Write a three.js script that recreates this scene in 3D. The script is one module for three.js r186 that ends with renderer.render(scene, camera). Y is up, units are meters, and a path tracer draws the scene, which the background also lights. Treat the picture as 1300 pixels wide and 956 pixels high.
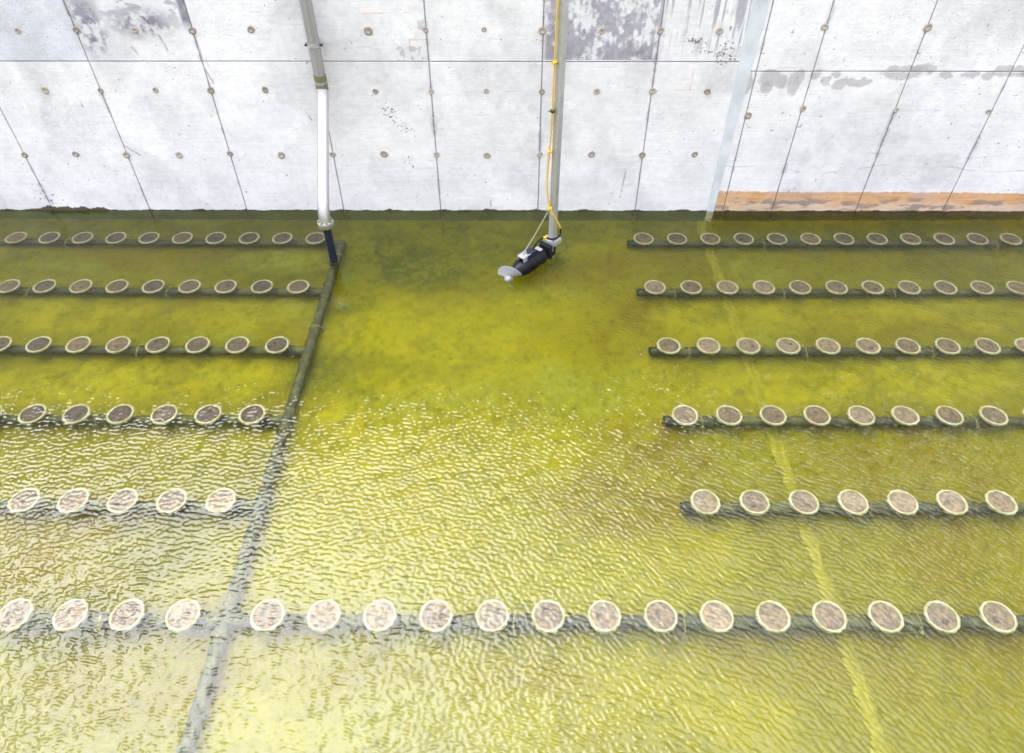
import * as THREE from 'three';
import { mergeGeometries } from 'three/addons/utils/BufferGeometryUtils.js';

// ---------------------------------------------------------------- camera, sky, sun, exposure
const scene = new THREE.Scene();
const EYE = new THREE.Vector3(0, 4.7957, 0), PITCH = 0.7516, YAW = 0.0024, FOCAL = 886.07;   // FOCAL in photo pixels
const camera = new THREE.PerspectiveCamera(2 * Math.atan(523 / FOCAL) * 180 / Math.PI, 1300 / 1046, 0.1, 200);
camera.setViewOffset(1300, 1046, 0, 90, 1300, 956);       // the lens axis meets the photograph at (650, 433)
camera.rotation.order = 'YXZ';
camera.position.copy(EYE);
camera.rotation.set(-PITCH, YAW, 0);
camera.updateMatrixWorld(true);

const SUN = new THREE.Vector3(-0.37, 0.87, -0.32).normalize();   // veiled sun, high, beyond the wall and to its left
{
  // overcast sky: three times brighter overhead than at the horizon, brighter round the veiled sun
  const W = 1024, H = 512, a = new Float32Array(W * H * 4), d = new THREE.Vector3();
  for (let j = 0; j < H; j++) for (let i = 0; i < W; i++) {
    const el = ((j + 0.5) / H - 0.5) * Math.PI, az = ((i + 0.5) / W - 0.5) * 2 * Math.PI;
    d.set(Math.cos(el) * Math.cos(az), Math.sin(el), Math.cos(el) * Math.sin(az));
    const up = Math.max(0, d.y), c = d.dot(SUN), qx = d.x / (up + 0.4), qz = d.z / (up + 0.4), nv = 0.65 * fbm(qx * 4.2 + 20, qz * 4.2 + 20, 601, 4) + 0.35 * fbm(qx * 13 + 40, qz * 13 + 40, 611, 3), ct = Math.min(1, Math.max(0, (nv - 0.40) / 0.22)), cloud = 0.5 + 1.0 * ct * ct * (3 - 2 * ct);   // broken, bright cloud all over
    const glow = Math.min(1, Math.max(0, (c - 0.50) / 0.40));
    const L = 0.72 * (1 + 2 * up) / 3 * cloud + 1.0 * glow * glow * (3 - 2 * glow) * cloud;
    const o = (j * W + i) * 4;
    a[o] = L * 0.95; a[o + 1] = L * 0.985; a[o + 2] = L * 1.09; a[o + 3] = 1;
  }
  const sky = new THREE.DataTexture(a, W, H, THREE.RGBAFormat, THREE.FloatType);
  sky.mapping = THREE.EquirectangularReflectionMapping;
  sky.magFilter = sky.minFilter = THREE.LinearFilter;
  sky.needsUpdate = true;
  scene.background = sky; scene.environment = sky;
}
const sun = new THREE.DirectionalLight(0xfffefc, 1.2);
sun.position.copy(SUN).multiplyScalar(30);
sun.target.position.set(0, 0, -4);
sun.position.add(sun.target.position);
sun.castShadow = true;
sun.shadow.radius = 80;                                    // bright cloud round the sun: a disc of some 42 degrees
sun.shadow.mapSize.set(4096, 4096);
Object.assign(sun.shadow.camera, { left: -14, right: 14, top: 14, bottom: -14, near: 1, far: 70 });
scene.add(sun, sun.target);

const renderer = new THREE.WebGLRenderer({ antialias: true });
renderer.toneMapping = THREE.LinearToneMapping;
renderer.toneMappingExposure = 4.35;
renderer.shadowMap.enabled = true;

// ---------------------------------------------------------------- helpers
const FLOOR = -0.27, WALL = -7.5294;                       // water surface is y = 0
function rng(seed) { let s = seed >>> 0; return () => { s = (s + 0x6d2b79f5) >>> 0; let t = s; t = Math.imul(t ^ (t >>> 15), t | 1); t ^= t + Math.imul(t ^ (t >>> 7), t | 61); return ((t ^ (t >>> 14)) >>> 0) / 4294967296; }; }
function hash(x, y, s) { let h = Math.imul(x | 0, 374761393) ^ Math.imul(y | 0, 668265263) ^ Math.imul(s | 0, 2147483629); h = Math.imul(h ^ (h >>> 13), 1274126177); return ((h ^ (h >>> 16)) >>> 0) / 4294967296; }
function noise(x, y, s = 0) {
  const xi = Math.floor(x), yi = Math.floor(y), fx = x - xi, fy = y - yi, u = fx * fx * (3 - 2 * fx), v = fy * fy * (3 - 2 * fy);
  const a = hash(xi, yi, s), b = hash(xi + 1, yi, s), c = hash(xi, yi + 1, s), d = hash(xi + 1, yi + 1, s);
  return a + (b - a) * u + (c - a) * v + (a - b - c + d) * u * v;
}
function fbm(x, y, s = 0, n = 4) { let t = 0, w = 0.5, k = 0; for (let i = 0; i < n; i++) { t += w * noise(x, y, s + i); k += w; x *= 2.03; y *= 2.03; w *= 0.5; } return t / k; }
const sm = (a, b, x) => { const t = Math.min(1, Math.max(0, (x - a) / (b - a))); return t * t * (3 - 2 * t); };
const toSRGB = (c) => 255 * (c <= 0.0031308 ? 12.92 * c : 1.055 * Math.pow(Math.max(c, 0), 1 / 2.4) - 0.055);
// a colour texture computed from linear albedo values
function paint(w, h, f, wrap = THREE.RepeatWrapping) {
  const a = new Uint8Array(w * h * 4), c = [0, 0, 0];
  for (let j = 0; j < h; j++) for (let i = 0; i < w; i++) {
    f(i, j, c);
    const o = (j * w + i) * 4;
    a[o] = Math.min(255, toSRGB(c[0])); a[o + 1] = Math.min(255, toSRGB(c[1])); a[o + 2] = Math.min(255, toSRGB(c[2])); a[o + 3] = 255;
  }
  const t = new THREE.DataTexture(a, w, h, THREE.RGBAFormat);
  t.colorSpace = THREE.SRGBColorSpace; t.magFilter = t.minFilter = THREE.LinearFilter;
  t.wrapS = t.wrapT = wrap; t.needsUpdate = true;
  return t;
}
function grey(w, h, f) {                                   // a data texture: f gives 0 to 1
  const a = new Uint8Array(w * h * 4);
  for (let j = 0; j < h; j++) for (let i = 0; i < w; i++) { const v = Math.min(255, Math.max(0, 255 * f(i, j))), o = (j * w + i) * 4; a[o] = a[o + 1] = a[o + 2] = v; a[o + 3] = 255; }
  const t = new THREE.DataTexture(a, w, h, THREE.RGBAFormat);
  t.magFilter = t.minFilter = THREE.LinearFilter; t.wrapS = t.wrapT = THREE.RepeatWrapping; t.needsUpdate = true;
  return t;
}
function tileNoise(x, y, p, s) {                           // noise with period p cells
  const m = (k) => ((k % p) + p) % p, xi = Math.floor(x), yi = Math.floor(y), fx = x - xi, fy = y - yi, u = fx * fx * (3 - 2 * fx), v = fy * fy * (3 - 2 * fy);
  const a = hash(m(xi), m(yi), s), b = hash(m(xi + 1), m(yi), s), c = hash(m(xi), m(yi + 1), s), d = hash(m(xi + 1), m(yi + 1), s);
  return a + (b - a) * u + (c - a) * v + (a - b - c + d) * u * v;
}
const tileFbm = (u, v, p, s, n = 4) => { let t = 0, w = 0.5, k = 0; for (let i = 0; i < n; i++) { t += w * tileNoise(u * p, v * p, p, s + i); k += w; p *= 2; w *= 0.5; } return t / k; };

// a pixel of the photograph as a direction, and where it meets the water, the floor below it, or the wall
function ray(px, py) { return new THREE.Vector3((px - 650) / FOCAL, -(py - 433) / FOCAL, -1).applyQuaternion(camera.quaternion).normalize(); }
function onLevel(px, py, y = 0) { const d = ray(px, py); return EYE.clone().addScaledVector(d, (y - EYE.y) / d.y); }
function under(px, py, depth) {                            // bent at the surface
  const d = ray(px, py), p = onLevel(px, py, 0), e = 1 / 1.333, c = -d.y, t = d.clone().multiplyScalar(e);
  t.y += e * c - Math.sqrt(1 - e * e * (1 - c * c));
  return p.addScaledVector(t, -depth / t.y);
}

const taken = {};
function numbered(n) { const k = taken[n] = (taken[n] ?? -1) + 1; return k ? `${n}_${String(k).padStart(3, '0')}` : n; }
function shade(o) { o.castShadow = o.receiveShadow = true; return o; }
function part(name, geometry, material, parent) { const m = shade(new THREE.Mesh(geometry, material)); m.name = name; parent.add(m); return m; }
function thing(name, label, category, pos = [0, 0, 0], group) {
  const g = new THREE.Group(); g.name = numbered(name); g.position.set(...pos); g.userData = { label, category };
  if (group) g.userData.group = group;
  scene.add(g); return g;
}
function ground(name, geometry, material, parent) { const m = shade(new THREE.Mesh(geometry, material)); m.name = name; if (!parent) m.userData.kind = 'structure'; (parent ?? scene).add(m); return m; }
const V = (x, y, z) => new THREE.Vector3(x, y, z);
// a cylinder between two points; uv in metres
function rod(a, b, r, seg = 18, r2 = r, open = false) {
  const l = a.distanceTo(b), g = new THREE.CylinderGeometry(r2, r, l, seg, 1, open);
  const uv = g.attributes.uv; for (let i = 0; i < uv.count; i++) uv.setXY(i, uv.getX(i) * 6.2832 * r, uv.getY(i) * l);
  g.translate(0, l / 2, 0);
  g.applyQuaternion(new THREE.Quaternion().setFromUnitVectors(V(0, 1, 0), b.clone().sub(a).normalize()));
  return g.translate(a.x, a.y, a.z);
}
function tube(points, r, seg = 48, sides = 10) { return new THREE.TubeGeometry(new THREE.CatmullRomCurve3(points), seg, r, sides, false); }
function slab(w, h, d, bevel = 0.004) {                    // a box with chamfered edges, centred
  const s = new THREE.Shape(), x = w / 2 - bevel, y = h / 2 - bevel;
  s.moveTo(-x, -y); s.lineTo(x, -y); s.lineTo(x, y); s.lineTo(-x, y);
  return new THREE.ExtrudeGeometry(s, { depth: d - 2 * bevel, bevelEnabled: true, bevelSize: bevel, bevelThickness: bevel, bevelSegments: 1, steps: 1 }).translate(0, 0, -d / 2 + bevel);
}
const std = (o) => new THREE.MeshStandardMaterial(o);
const lin = (r, g, b) => new THREE.Color().setRGB(r, g, b);

// ---------------------------------------------------------------- tank floor with its algae film
const FX0 = -8, FX1 = 8, FZ0 = -7.6, FZ1 = 0.4;            // extent of the floor's texture
const dabs = [                                             // growth and sediment on the floor, plus painted shade along the wall: photo x, y, half sizes in metres, kind, strength
  [480, 330, 0.62, 0.42, 'dark', 0.75], [560, 345, 0.7, 0.38, 'dark', 0.65], [445, 400, 0.32, 0.6, 'dark', 0.6], [610, 320, 0.7, 0.25, 'dark', 0.6], [420, 470, 0.35, 0.5, 'dark', 0.55],
  [480, 470, 0.6, 0.35, 'dark', 0.5], [560, 450, 0.8, 0.25, 'dark', 0.3], [360, 345, 0.5, 0.35, 'dark', 0.5], [290, 335, 0.6, 0.3, 'dark', 0.35], [60, 335, 0.9, 0.25, 'dark', 0.4],
  [385, 330, 0.4, 0.2, 'pale', 0.7], [345, 335, 0.4, 0.18, 'pale', 0.5], [330, 395, 0.45, 0.22, 'pale', 0.5], [280, 425, 0.35, 0.15, 'pale', 0.5], [80, 335, 0.5, 0.12, 'pale', 0.4], [100, 345, 0.3, 0.1, 'pale', 0.4],
  [715, 500, 0.5, 0.36, 'pale', 0.95], [760, 490, 0.42, 0.28, 'pale', 0.6], [580, 500, 0.5, 0.3, 'pale', 0.6], [520, 510, 0.5, 0.2, 'pale', 0.5], [650, 480, 0.45, 0.25, 'pale', 0.4], [450, 345, 0.25, 0.25, 'pale', 0.4],
  [690, 375, 0.7, 0.2, 'pale', 0.3], [960, 345, 0.3, 0.25, 'pale', 0.5], [975, 420, 0.3, 0.3, 'pale', 0.45], [1150, 372, 0.9, 0.3, 'pale', 0.35], [1230, 465, 0.8, 0.3, 'pale', 0.3], [1010, 560, 0.3, 0.4, 'pale', 0.4], [900, 590, 0.4, 0.35, 'pale', 0.4],
  [780, 415, 0.7, 0.5, 'amber', 0.8], [750, 350, 0.7, 0.3, 'amber', 0.6], [830, 610, 0.6, 0.55, 'amber', 0.8], [760, 640, 0.5, 0.3, 'amber', 0.5], [190, 320, 0.9, 0.3, 'amber', 0.6], [170, 395, 0.9, 0.3, 'amber', 0.5],
  [1130, 420, 1.0, 0.3, 'amber', 0.6], [1200, 330, 1.4, 0.3, 'amber', 0.5], [560, 380, 0.6, 0.3, 'amber', 0.3], [1150, 600, 0.9, 0.5, 'amber', 0.55], [830, 335, 0.6, 0.3, 'amber', 0.5],
  [420, 545, 0.4, 0.5, 'bright', 0.8], [600, 560, 1.2, 0.4, 'bright', 0.4], [560, 440, 0.6, 0.3, 'bright', 0.5], [480, 590, 0.6, 0.4, 'bright', 0.3], [180, 490, 1.0, 0.25, 'bright', 0.4], [240, 545, 0.8, 0.25, 'bright', 0.4],
  [40, 292, 0.9, 0.3, 'dark', 0.5], [170, 290, 0.8, 0.25, 'dark', 0.55], [300, 296, 0.9, 0.3, 'dark', 0.5], [430, 294, 0.6, 0.3, 'dark', 0.5], [560, 292, 0.8, 0.25, 'dark', 0.6], [720, 294, 0.8, 0.3, 'dark', 0.5], [840, 292, 0.6, 0.25, 'dark', 0.5], [1000, 298, 0.9, 0.35, 'dark', 0.6], [1140, 300, 0.9, 0.35, 'dark', 0.7], [1270, 300, 0.9, 0.35, 'dark', 0.7], [1230, 345, 0.8, 0.3, 'dark', 0.35],  // dark row at the wall foot: some algae, mostly the wall's shade painted in
  [60, 700, 0.9, 0.5, 'amber', 0.7], [180, 830, 0.9, 0.4, 'amber', 0.7], [210, 690, 0.5, 0.35, 'dark', 0.4], [90, 800, 0.6, 0.25, 'dark', 0.4], [400, 850, 0.8, 0.25, 'amber', 0.6], [1200, 830, 0.8, 0.35, 'amber', 0.7], [1230, 700, 0.6, 0.4, 'amber', 0.6], [950, 830, 0.7, 0.3, 'amber', 0.4], [640, 850, 0.6, 0.2, 'amber', 0.5],
  [480, 425, 0.7, 0.4, 'bright', 0.7], [530, 475, 0.7, 0.3, 'bright', 0.6], [640, 445, 0.7, 0.35, 'bright', 0.7], [570, 395, 0.6, 0.3, 'bright', 0.6], [700, 390, 0.6, 0.3, 'bright', 0.5], [120, 400, 0.9, 0.3, 'bright', 0.6], [250, 475, 0.9, 0.3, 'bright', 0.7], [80, 490, 0.8, 0.3, 'bright', 0.6], [300, 400, 0.6, 0.3, 'bright', 0.5], [1050, 400, 0.9, 0.3, 'bright', 0.6], [1190, 480, 0.9, 0.3, 'bright', 0.6], [1010, 485, 0.7, 0.3, 'bright', 0.6], [890, 410, 0.5, 0.35, 'bright', 0.6], [1230, 400, 0.8, 0.25, 'bright', 0.5],
  [930, 500, 0.5, 0.3, 'bright', 0.5], [660, 420, 0.8, 0.25, 'bright', 0.35],
].map(([x, y, a, b, k, s]) => { const p = under(x, y, -FLOOR); return { x: p.x, z: p.z, a, b, k, s }; });
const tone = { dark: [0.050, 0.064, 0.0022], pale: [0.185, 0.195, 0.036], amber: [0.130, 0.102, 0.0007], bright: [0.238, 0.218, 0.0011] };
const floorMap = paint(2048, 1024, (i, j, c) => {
  const x = FX0 + (FX1 - FX0) * (i + 0.5) / 2048, z = FZ0 + (FZ1 - FZ0) * (j + 0.5) / 1024;
  const g1 = fbm(x * 1.3, z * 1.3, 11), g2 = fbm(x * 4.2 + 3, z * 4.2, 21), g3 = fbm(x * 14, z * 14, 31), g4 = noise(x * 55, z * 55, 41);
  let r = 0.192, g = 0.177, b = 0.001;
  const m = sm(0.35, 0.7, g1); r += (0.160 - r) * m * 0.6; g += (0.155 - g) * m * 0.5;
  const wx = x + 0.35 * (fbm(x * 2.2, z * 2.2, 51) - 0.5) + 0.1 * (g3 - 0.5), wz = z + 0.35 * (fbm(x * 2.2 + 9, z * 2.2, 61) - 0.5) + 0.1 * (g2 - 0.5);
  { // duller growth under the two fields of diffusers, patchy at its edges
    const e = 0.9 * (fbm(x * 1.7, z * 1.7, 55) - 0.5) + 0.25 * (g3 - 0.5), f = Math.max(sm(-1.85, -2.25, x + e), sm(1.35, 1.85, x + e), sm(-1.75, -1.0, z + e)) * (0.7 + 0.6 * (g2 - 0.5) + 0.3 * (g3 - 0.5));
    r += (0.130 - r) * f; g += (0.119 - g) * f;
  }
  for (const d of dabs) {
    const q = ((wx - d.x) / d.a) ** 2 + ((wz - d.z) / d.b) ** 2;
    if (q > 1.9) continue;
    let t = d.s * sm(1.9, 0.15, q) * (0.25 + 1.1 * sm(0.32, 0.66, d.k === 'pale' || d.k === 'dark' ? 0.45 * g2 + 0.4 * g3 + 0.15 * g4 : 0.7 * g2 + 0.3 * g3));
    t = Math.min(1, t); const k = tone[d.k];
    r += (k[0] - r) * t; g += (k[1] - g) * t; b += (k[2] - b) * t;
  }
  // tufts of darker growth and grains of sediment
  const tuft = sm(0.50, 0.80, fbm(x * 16 + 5, z * 16, 71)) * 0.22 + sm(0.6, 0.85, g4) * 0.10;
  const grain = 0.82 + 0.2 * g3 + 0.16 * (g4 - 0.5) + 0.14 * (g2 - 0.5);
  const spot = noise(x * 40, z * 40, 81) > 0.972 ? 0.55 : 1;
  c[0] = r * grain * (1 - tuft) * spot; c[1] = g * grain * (1 - 0.8 * tuft) * spot; c[2] = b * grain * (1 - tuft);
}, THREE.MirroredRepeatWrapping);
const floorBump = grey(512, 512, (i, j) => tileFbm(i / 512, j / 512, 12, 5, 5));
floorBump.repeat.set(16, 8);
{
  const g = new THREE.PlaneGeometry(44, 30, 1, 1).rotateX(-Math.PI / 2).translate(0, FLOOR, 7);
  const p = g.attributes.position, uv = g.attributes.uv;
  for (let i = 0; i < p.count; i++) uv.setXY(i, (p.getX(i) - FX0) / (FX1 - FX0), (p.getZ(i) - FZ0) / (FZ1 - FZ0));
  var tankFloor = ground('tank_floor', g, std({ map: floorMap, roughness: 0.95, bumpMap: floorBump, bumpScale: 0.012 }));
}
// the cleaner strip over the floor joint, in line with the sealed joint of the wall
{
  const n = 260, z0 = WALL + 0.02, z1 = -0.4, pos = [], uv = [], idx = [], cx = 2.372;
  for (let i = 0; i <= n; i++) {
    const z = z0 + (z1 - z0) * i / n, c = cx + 0.03 * (fbm(z * 1.1, 3, 91) - 0.5), w0 = 0.048 + 0.06 * (fbm(z * 11, 1, 92) - 0.45), w1 = 0.048 + 0.06 * (fbm(z * 11, 7, 93) - 0.45);
    pos.push(c - w0, FLOOR + 0.004, z, c + w1, FLOOR + 0.004, z); uv.push(0, z, 0.11, z);
    if (i < n) { const k = 2 * i; idx.push(k, k + 2, k + 1, k + 1, k + 2, k + 3); }
  }
  const g = new THREE.BufferGeometry(); g.setAttribute('position', new THREE.Float32BufferAttribute(pos, 3)); g.setAttribute('uv', new THREE.Float32BufferAttribute(uv, 2)); g.setIndex(idx); g.computeVertexNormals();
  const t = paint(128, 512, (i, j, c) => { const k = 0.6 + 0.55 * tileFbm(i / 128, j / 512, 8, 17, 4); c[0] = 0.205 * k; c[1] = 0.192 * k; c[2] = 0.014 * k; });
  t.repeat.set(4, 1);
  const s = part('joint_strip', g, std({ map: t, roughness: 0.9 }), tankFloor); s.userData.label = 'bright yellow strip along the floor joint';
}

// ---------------------------------------------------------------- concrete wall: two pours meeting at a sealed joint
const WX0 = -7.2, WX1 = 7.2, WY0 = -0.4, WY1 = 2.9;
const orangeTop = (x) => 0.285 - 0.007 * (x - 2.5) + 0.02 * (fbm(x * 3, 2, 201) - 0.5) + 0.025 * (fbm(x * 22, 2, 202) - 0.5);
const damp = [[2.53, 1.66, 0.07, 0.16], [2.83, 1.69, 0.16, 0.13], [2.8, 1.58, 0.09, 0.1], [3.09, 1.66, 0.09, 0.17], [3.27, 1.73, 0.05, 0.06], [3.42, 1.66, 0.07, 0.06], [3.5, 1.74, 0.06, 0.04], [3.57, 1.62, 0.09, 0.07], [3.8, 1.64, 0.16, 0.07], [4.25, 1.75, 0.26, 0.08], [4.42, 1.8, 0.14, 0.05], [4.72, 1.73, 0.1, 0.04], [4.95, 1.73, 0.12, 0.04], [5.15, 1.72, 0.07, 0.05], [5.42, 1.77, 0.24, 0.07], [5.7, 1.74, 0.2, 0.06]];
const chalk = [[-1.55, 2.36, -0.95, 2.37], [-1.1, 2.10, -0.82, 2.10], [-1.1, 2.1, -1.1, 1.98], [1.53, 1.86, 1.5, 1.6], [1.95, 1.8, 1.95, 1.55], [1.55, 1.55, 2.0, 1.56], [-3.3, 1.9, -3.28, 1.65], [-3.55, 1.72, -3.45, 1.7], [-3.52, 1.78, -3.5, 1.66], [-0.05, 1.87, 0.1, 1.87], [0.9, 1.87, 1.5, 1.872]];
const scrape = [[-3.34, 1.78, -3.30, 1.63], [-2.35, 1.3, -2.3, 1.2], [-4.05, 2.02, -3.95, 1.85], [-3.72, 2.15, -3.68, 1.98], [1.35, 0.55, 1.32, 0.2], [-4.86, 1.43, -4.85, 1.36], [-0.28, 0.15, -0.28, 0.02], [-4.55, 0.87, -4.42, 0.76]];
const segDist = (x, y, [a, b, c, d]) => { const t = Math.min(1, Math.max(0, ((x - a) * (c - a) + (y - b) * (d - b)) / ((c - a) ** 2 + (d - b) ** 2))); return Math.hypot(x - a - t * (c - a), y - b - t * (d - b)); };
const wallMap = paint(2048, 512, (i, j, c) => {
  const x = WX0 + (WX1 - WX0) * (i + 0.5) / 2048, y = WY0 + (WY1 - WY0) * (j + 0.5) / 512;
  const n1 = fbm(x * 1.1, y * 1.1, 101), n2 = fbm(x * 5, y * 5, 111), n3 = fbm(x * 22, y * 22, 121, 3), lines = fbm(x * 3, y * 60, 131, 3), drips = fbm(x * 45, y * 1.6, 141, 3);
  let r = 0.805, g = 0.792, b = 0.802;
  let k = 0.82 + 0.22 * n1 - 0.10 * sm(0.5, 0.7, fbm(x * 2.3 + 4, y * 1.7, 105)) + 0.20 * (n2 - 0.5) + 0.14 * (n3 - 0.5) + 0.12 * (lines - 0.5);
  { // grime along the form joints
    const jx = x < 2.48 ? Math.abs(((x - 0.3077) / 1.22 + 100.5) % 1 - 0.5) * 1.22 : Math.min(...[2.632, 3.245, 4.295, 5.39, 6.45].map((q) => Math.abs(x - q))), jy = Math.abs(y - (x < 2.48 ? 1.868 : 1.765));
    const v = fbm(x * 2.1, y * 3.4, 251), wv = 0.012 + 0.045 * sm(0.5, 0.75, v), wh = 0.008 + 0.02 * sm(0.5, 0.75, fbm(x * 2.6, 3, 261));
    const t = Math.max(sm(wv, 0, jx + 0.012 * (n3 - 0.5)) * (0.25 + 0.6 * sm(0.42, 0.66, v)), sm(wh, 0, jy) * 0.35) * sm(0.25, 0.6, n3);
    r += (0.40 - r) * t; g += (0.385 - g) * t; b += (0.43 - b) * t;
  }
  k *= 1 - 0.15 * sm(0.64, 0.78, lines) * sm(0.40, 0.7, n2);
  if (x < -4.57 && y > 1.86) { r *= 0.86; g *= 0.88; b *= 0.93; }                                     // the greyer form panel
  // panels that lost their cement skin
  let dark = 0;
  if (y > 1.87 && x > -4.57 && x < -3.35) {
    const e = Math.max(sm(0.55, 0.1, Math.hypot((x + 3.86) / 0.9, (y - 2.26) / 0.42)), sm(0.48, 0.1, Math.hypot((x + 4.42) / 0.55, (y - 2.25) / 1.1)), sm(0.07, 0.02, Math.abs(x + 3.39)) * sm(2.15, 2.3, y));
    dark = Math.max(dark, e * sm(0.34, 0.54, 0.6 * n2 + 0.4 * n3) * (0.95 + 0.5 * (n3 - 0.5)), 0.6 * sm(0.56, 0.68, fbm(x * 8, y * 14, 151)) * sm(1.95, 2.5, y));
  }
  if (y > 1.885 && x > 0.30 && x < 1.64) dark = Math.max(dark, sm(0.30, 0.36, x) * sm(1.64, 1.5, x + 0.1 * n2) * (1 - 0.9 * sm(0.47, 0.62, 0.45 * fbm(x * 7, y * 7, 161) + 0.18 * drips + 0.37 * fbm(x * 22, y * 18, 165, 4))) * (0.75 + 0.4 * (n3 - 0.4)));
  if (y > 1.9 && x >= 1.5 && x < 2.42) dark = Math.max(dark, 0.72 * sm(0.50, 0.66, 0.75 * drips + 0.25 * n2) * sm(1.85, 2.15, y));
  if (y > 2.2 && x > -1.0 && x < -0.88) dark = Math.max(dark, 0.45 * sm(0.4, 0.6, n2));
  if (y > 1.88 && y < 2.03 && x > -1.25 && x < -0.9) dark = Math.max(dark, 0.5 * sm(0.5, 0.62, n3));
  r += (0.27 - r) * dark; g += (0.258 - g) * dark; b += (0.31 - b) * dark;
  for (const [dx, dy, a, h] of damp) {                                                                // damp patches under the joint of the younger pour
    const q = Math.hypot((x - dx + 0.06 * (n2 - 0.5)) / a, (y - dy + 0.06 * (n3 - 0.5)) / h) + 0.9 * (n2 - 0.5);
    if (q < 1.1) { const t = 0.62 * sm(1.05, 0.8, q); r += (0.40 - r) * t; g += (0.375 - g) * t; b += (0.39 - b) * t; }
  }
  // pitted spots
  const pit = 0.65 * noise(x * 70, y * 70, 171) + 0.35 * noise(x * 30, y * 30, 172) + 0.05, clusterA = sm(0.5, 0.1, Math.hypot((x + 1.33 + (y - 1.2) * 0.75) / 0.28, (y - 1.2) / 0.75)), clusterB = sm(0.55, 0.1, Math.hypot((x - 2.25) / 0.42, (y - 1.95) / 0.75)), clusterC = sm(0.5, 0.1, Math.hypot((x - 1.95 + (y - 2.05) * 1.2) / 0.35, (y - 2.05) / 0.5)), clusterD = sm(0.6, 0.1, Math.hypot((x + 5.75) / 0.5, (y - 0.14) / 0.35)), clusterE = sm(0.5, 0.1, Math.hypot((x + 1.28) / 0.5, (y - 0.7) / 0.4)) * 0.55;
  const pits = Math.max(0.03, 1.15 * clusterA, clusterB, clusterC, 0.8 * clusterD, clusterE);
  if (pit > 0.95 - 0.28 * pits) { const t = 0.8 * sm(0.95 - 0.28 * pits, 0.98 - 0.22 * pits, pit); r += (0.09 - r) * t; g += (0.075 - g) * t; b += (0.085 - b) * t; }
  if (x > 2.5 && noise(x * 24, y * 24, 181) > 0.965) k *= 0.5;
  for (const s of scrape) { const d = segDist(x + 0.012 * (n3 - 0.5), y, s); if (d < 0.016) k *= 1 - 0.42 * sm(0.016, 0.006, d) * sm(0.3, 0.6, n3); }
  for (const s of chalk) { const d = segDist(x, y + 0.006 * (n3 - 0.5), s); if (d < 0.011) { const t = 0.5 * sm(0.011, 0.004, d) * sm(0.38, 0.6, n2 * 0.5 + n3 * 0.5); r += (0.72 - r) * t; g += (0.36 - g) * t; b += (0.16 - b) * t; } }
  if (x > 2.5) {                                                                                      // tide band of rust-coloured deposit
    const top = orangeTop(x), h = y / top;
    if (y < top + 0.02 && y > -0.02) {
      const t = sm(top + 0.012, top - 0.008, y) * (0.84 + 0.5 * (lines - 0.5) + 0.3 * (n2 - 0.5)), low = sm(0.62, 0.30, h + 0.5 * (n2 - 0.5));
      const R = 0.64 + 0.02 * low, G = 0.32 + 0.13 * low, B = 0.10 + 0.18 * low;
      r += (R - r) * t; g += (G - g) * t; b += (B - b) * t;
      const mud = sm(0.52, 0.66, fbm(x * 5, y * 16, 191)) * sm(0.95, 0.5, h) * 0.75;
      r += (0.26 - r) * mud; g += (0.20 - g) * mud; b += (0.18 - b) * mud;
    }
    if (y > top && y < 1.0) { const crack = Math.abs(y - 0.60 - 0.05 * Math.sin(x * 3) - 0.08 * (fbm(x * 3, 5, 211) - 0.5)); if (crack < 0.012) k *= 1 - 0.22 * sm(0.012, 0.003, crack) * sm(0.4, 0.6, n2); }
  }
  // moss and silt in a ragged line at the water, thicker under joints and ties
  const nearTie = sm(0.13, 0.02, Math.abs(((x - 0.3077) / 0.61 + 100.5) % 1 - 0.5) * 0.61), edge = 0.002 + 0.010 * sm(0.45, 0.75, fbm(x * 7, 3, 221)) + 0.026 * nearTie * (x < 2.5 ? 1 : 0.3) * fbm(x * 25, 1, 231) + 0.07 * sm(0.7, 0.2, Math.abs(x + 5.6)) * fbm(x * 18, 4, 241);
  const moss = sm(edge + 0.008, edge - 0.006, y + 0.012 * (n3 - 0.5));
  r += (0.10 - r) * moss; g += (0.075 - g) * moss; b += (0.05 - b) * moss;
  if (y < 0) { const w = sm(0.004, -0.012, y); r += ((x > 2.5 ? 0.09 : 0.12) - r) * w; g += ((x > 2.5 ? 0.08 : 0.15) - g) * w; b += ((x > 2.5 ? 0.008 : 0.03) - b) * w; k = k + (0.65 + 0.6 * n2 - k) * w; }   // algae below the surface
  c[0] = r * k; c[1] = g * k; c[2] = b * k;
}, THREE.MirroredRepeatWrapping);
const grain = grey(512, 512, (i, j) => 0.6 * tileFbm(i / 512, j / 512, 16, 7, 4) + 0.4 * tileFbm(i / 512, j / 512, 64, 9, 2));
grain.repeat.set(14, 3.3);
const concrete = std({ map: wallMap, roughness: 0.92, bumpMap: grain, bumpScale: 0.0035 });
const uvWall = (g) => { const p = g.attributes.position, uv = new Float32Array(p.count * 2); for (let i = 0; i < p.count; i++) { uv[2 * i] = (p.getX(i) - WX0) / (WX1 - WX0); uv[2 * i + 1] = (p.getY(i) - WY0) / (WY1 - WY0); } g.setAttribute('uv', new THREE.BufferAttribute(uv, 2)); return g; };
const R = rng(7);
function panel(x0, x1, y0, y1, parent) {
  const gap = 0.0062, dz = (R() - 0.5) * 0.004;
  const g = slab(x1 - x0 - 2 * gap, y1 - y0 - 2 * gap, 0.08, 0.0035).translate((x0 + x1) / 2, (y0 + y1) / 2, WALL - 0.04 + dz);
  part('panel', uvWall(g), concrete, parent);
}
const WTOP = 6.0;
const wallA = thing('concrete_wall', 'long pale concrete wall with two dark grey worn panels, behind the mixer mast', 'wall');
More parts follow.
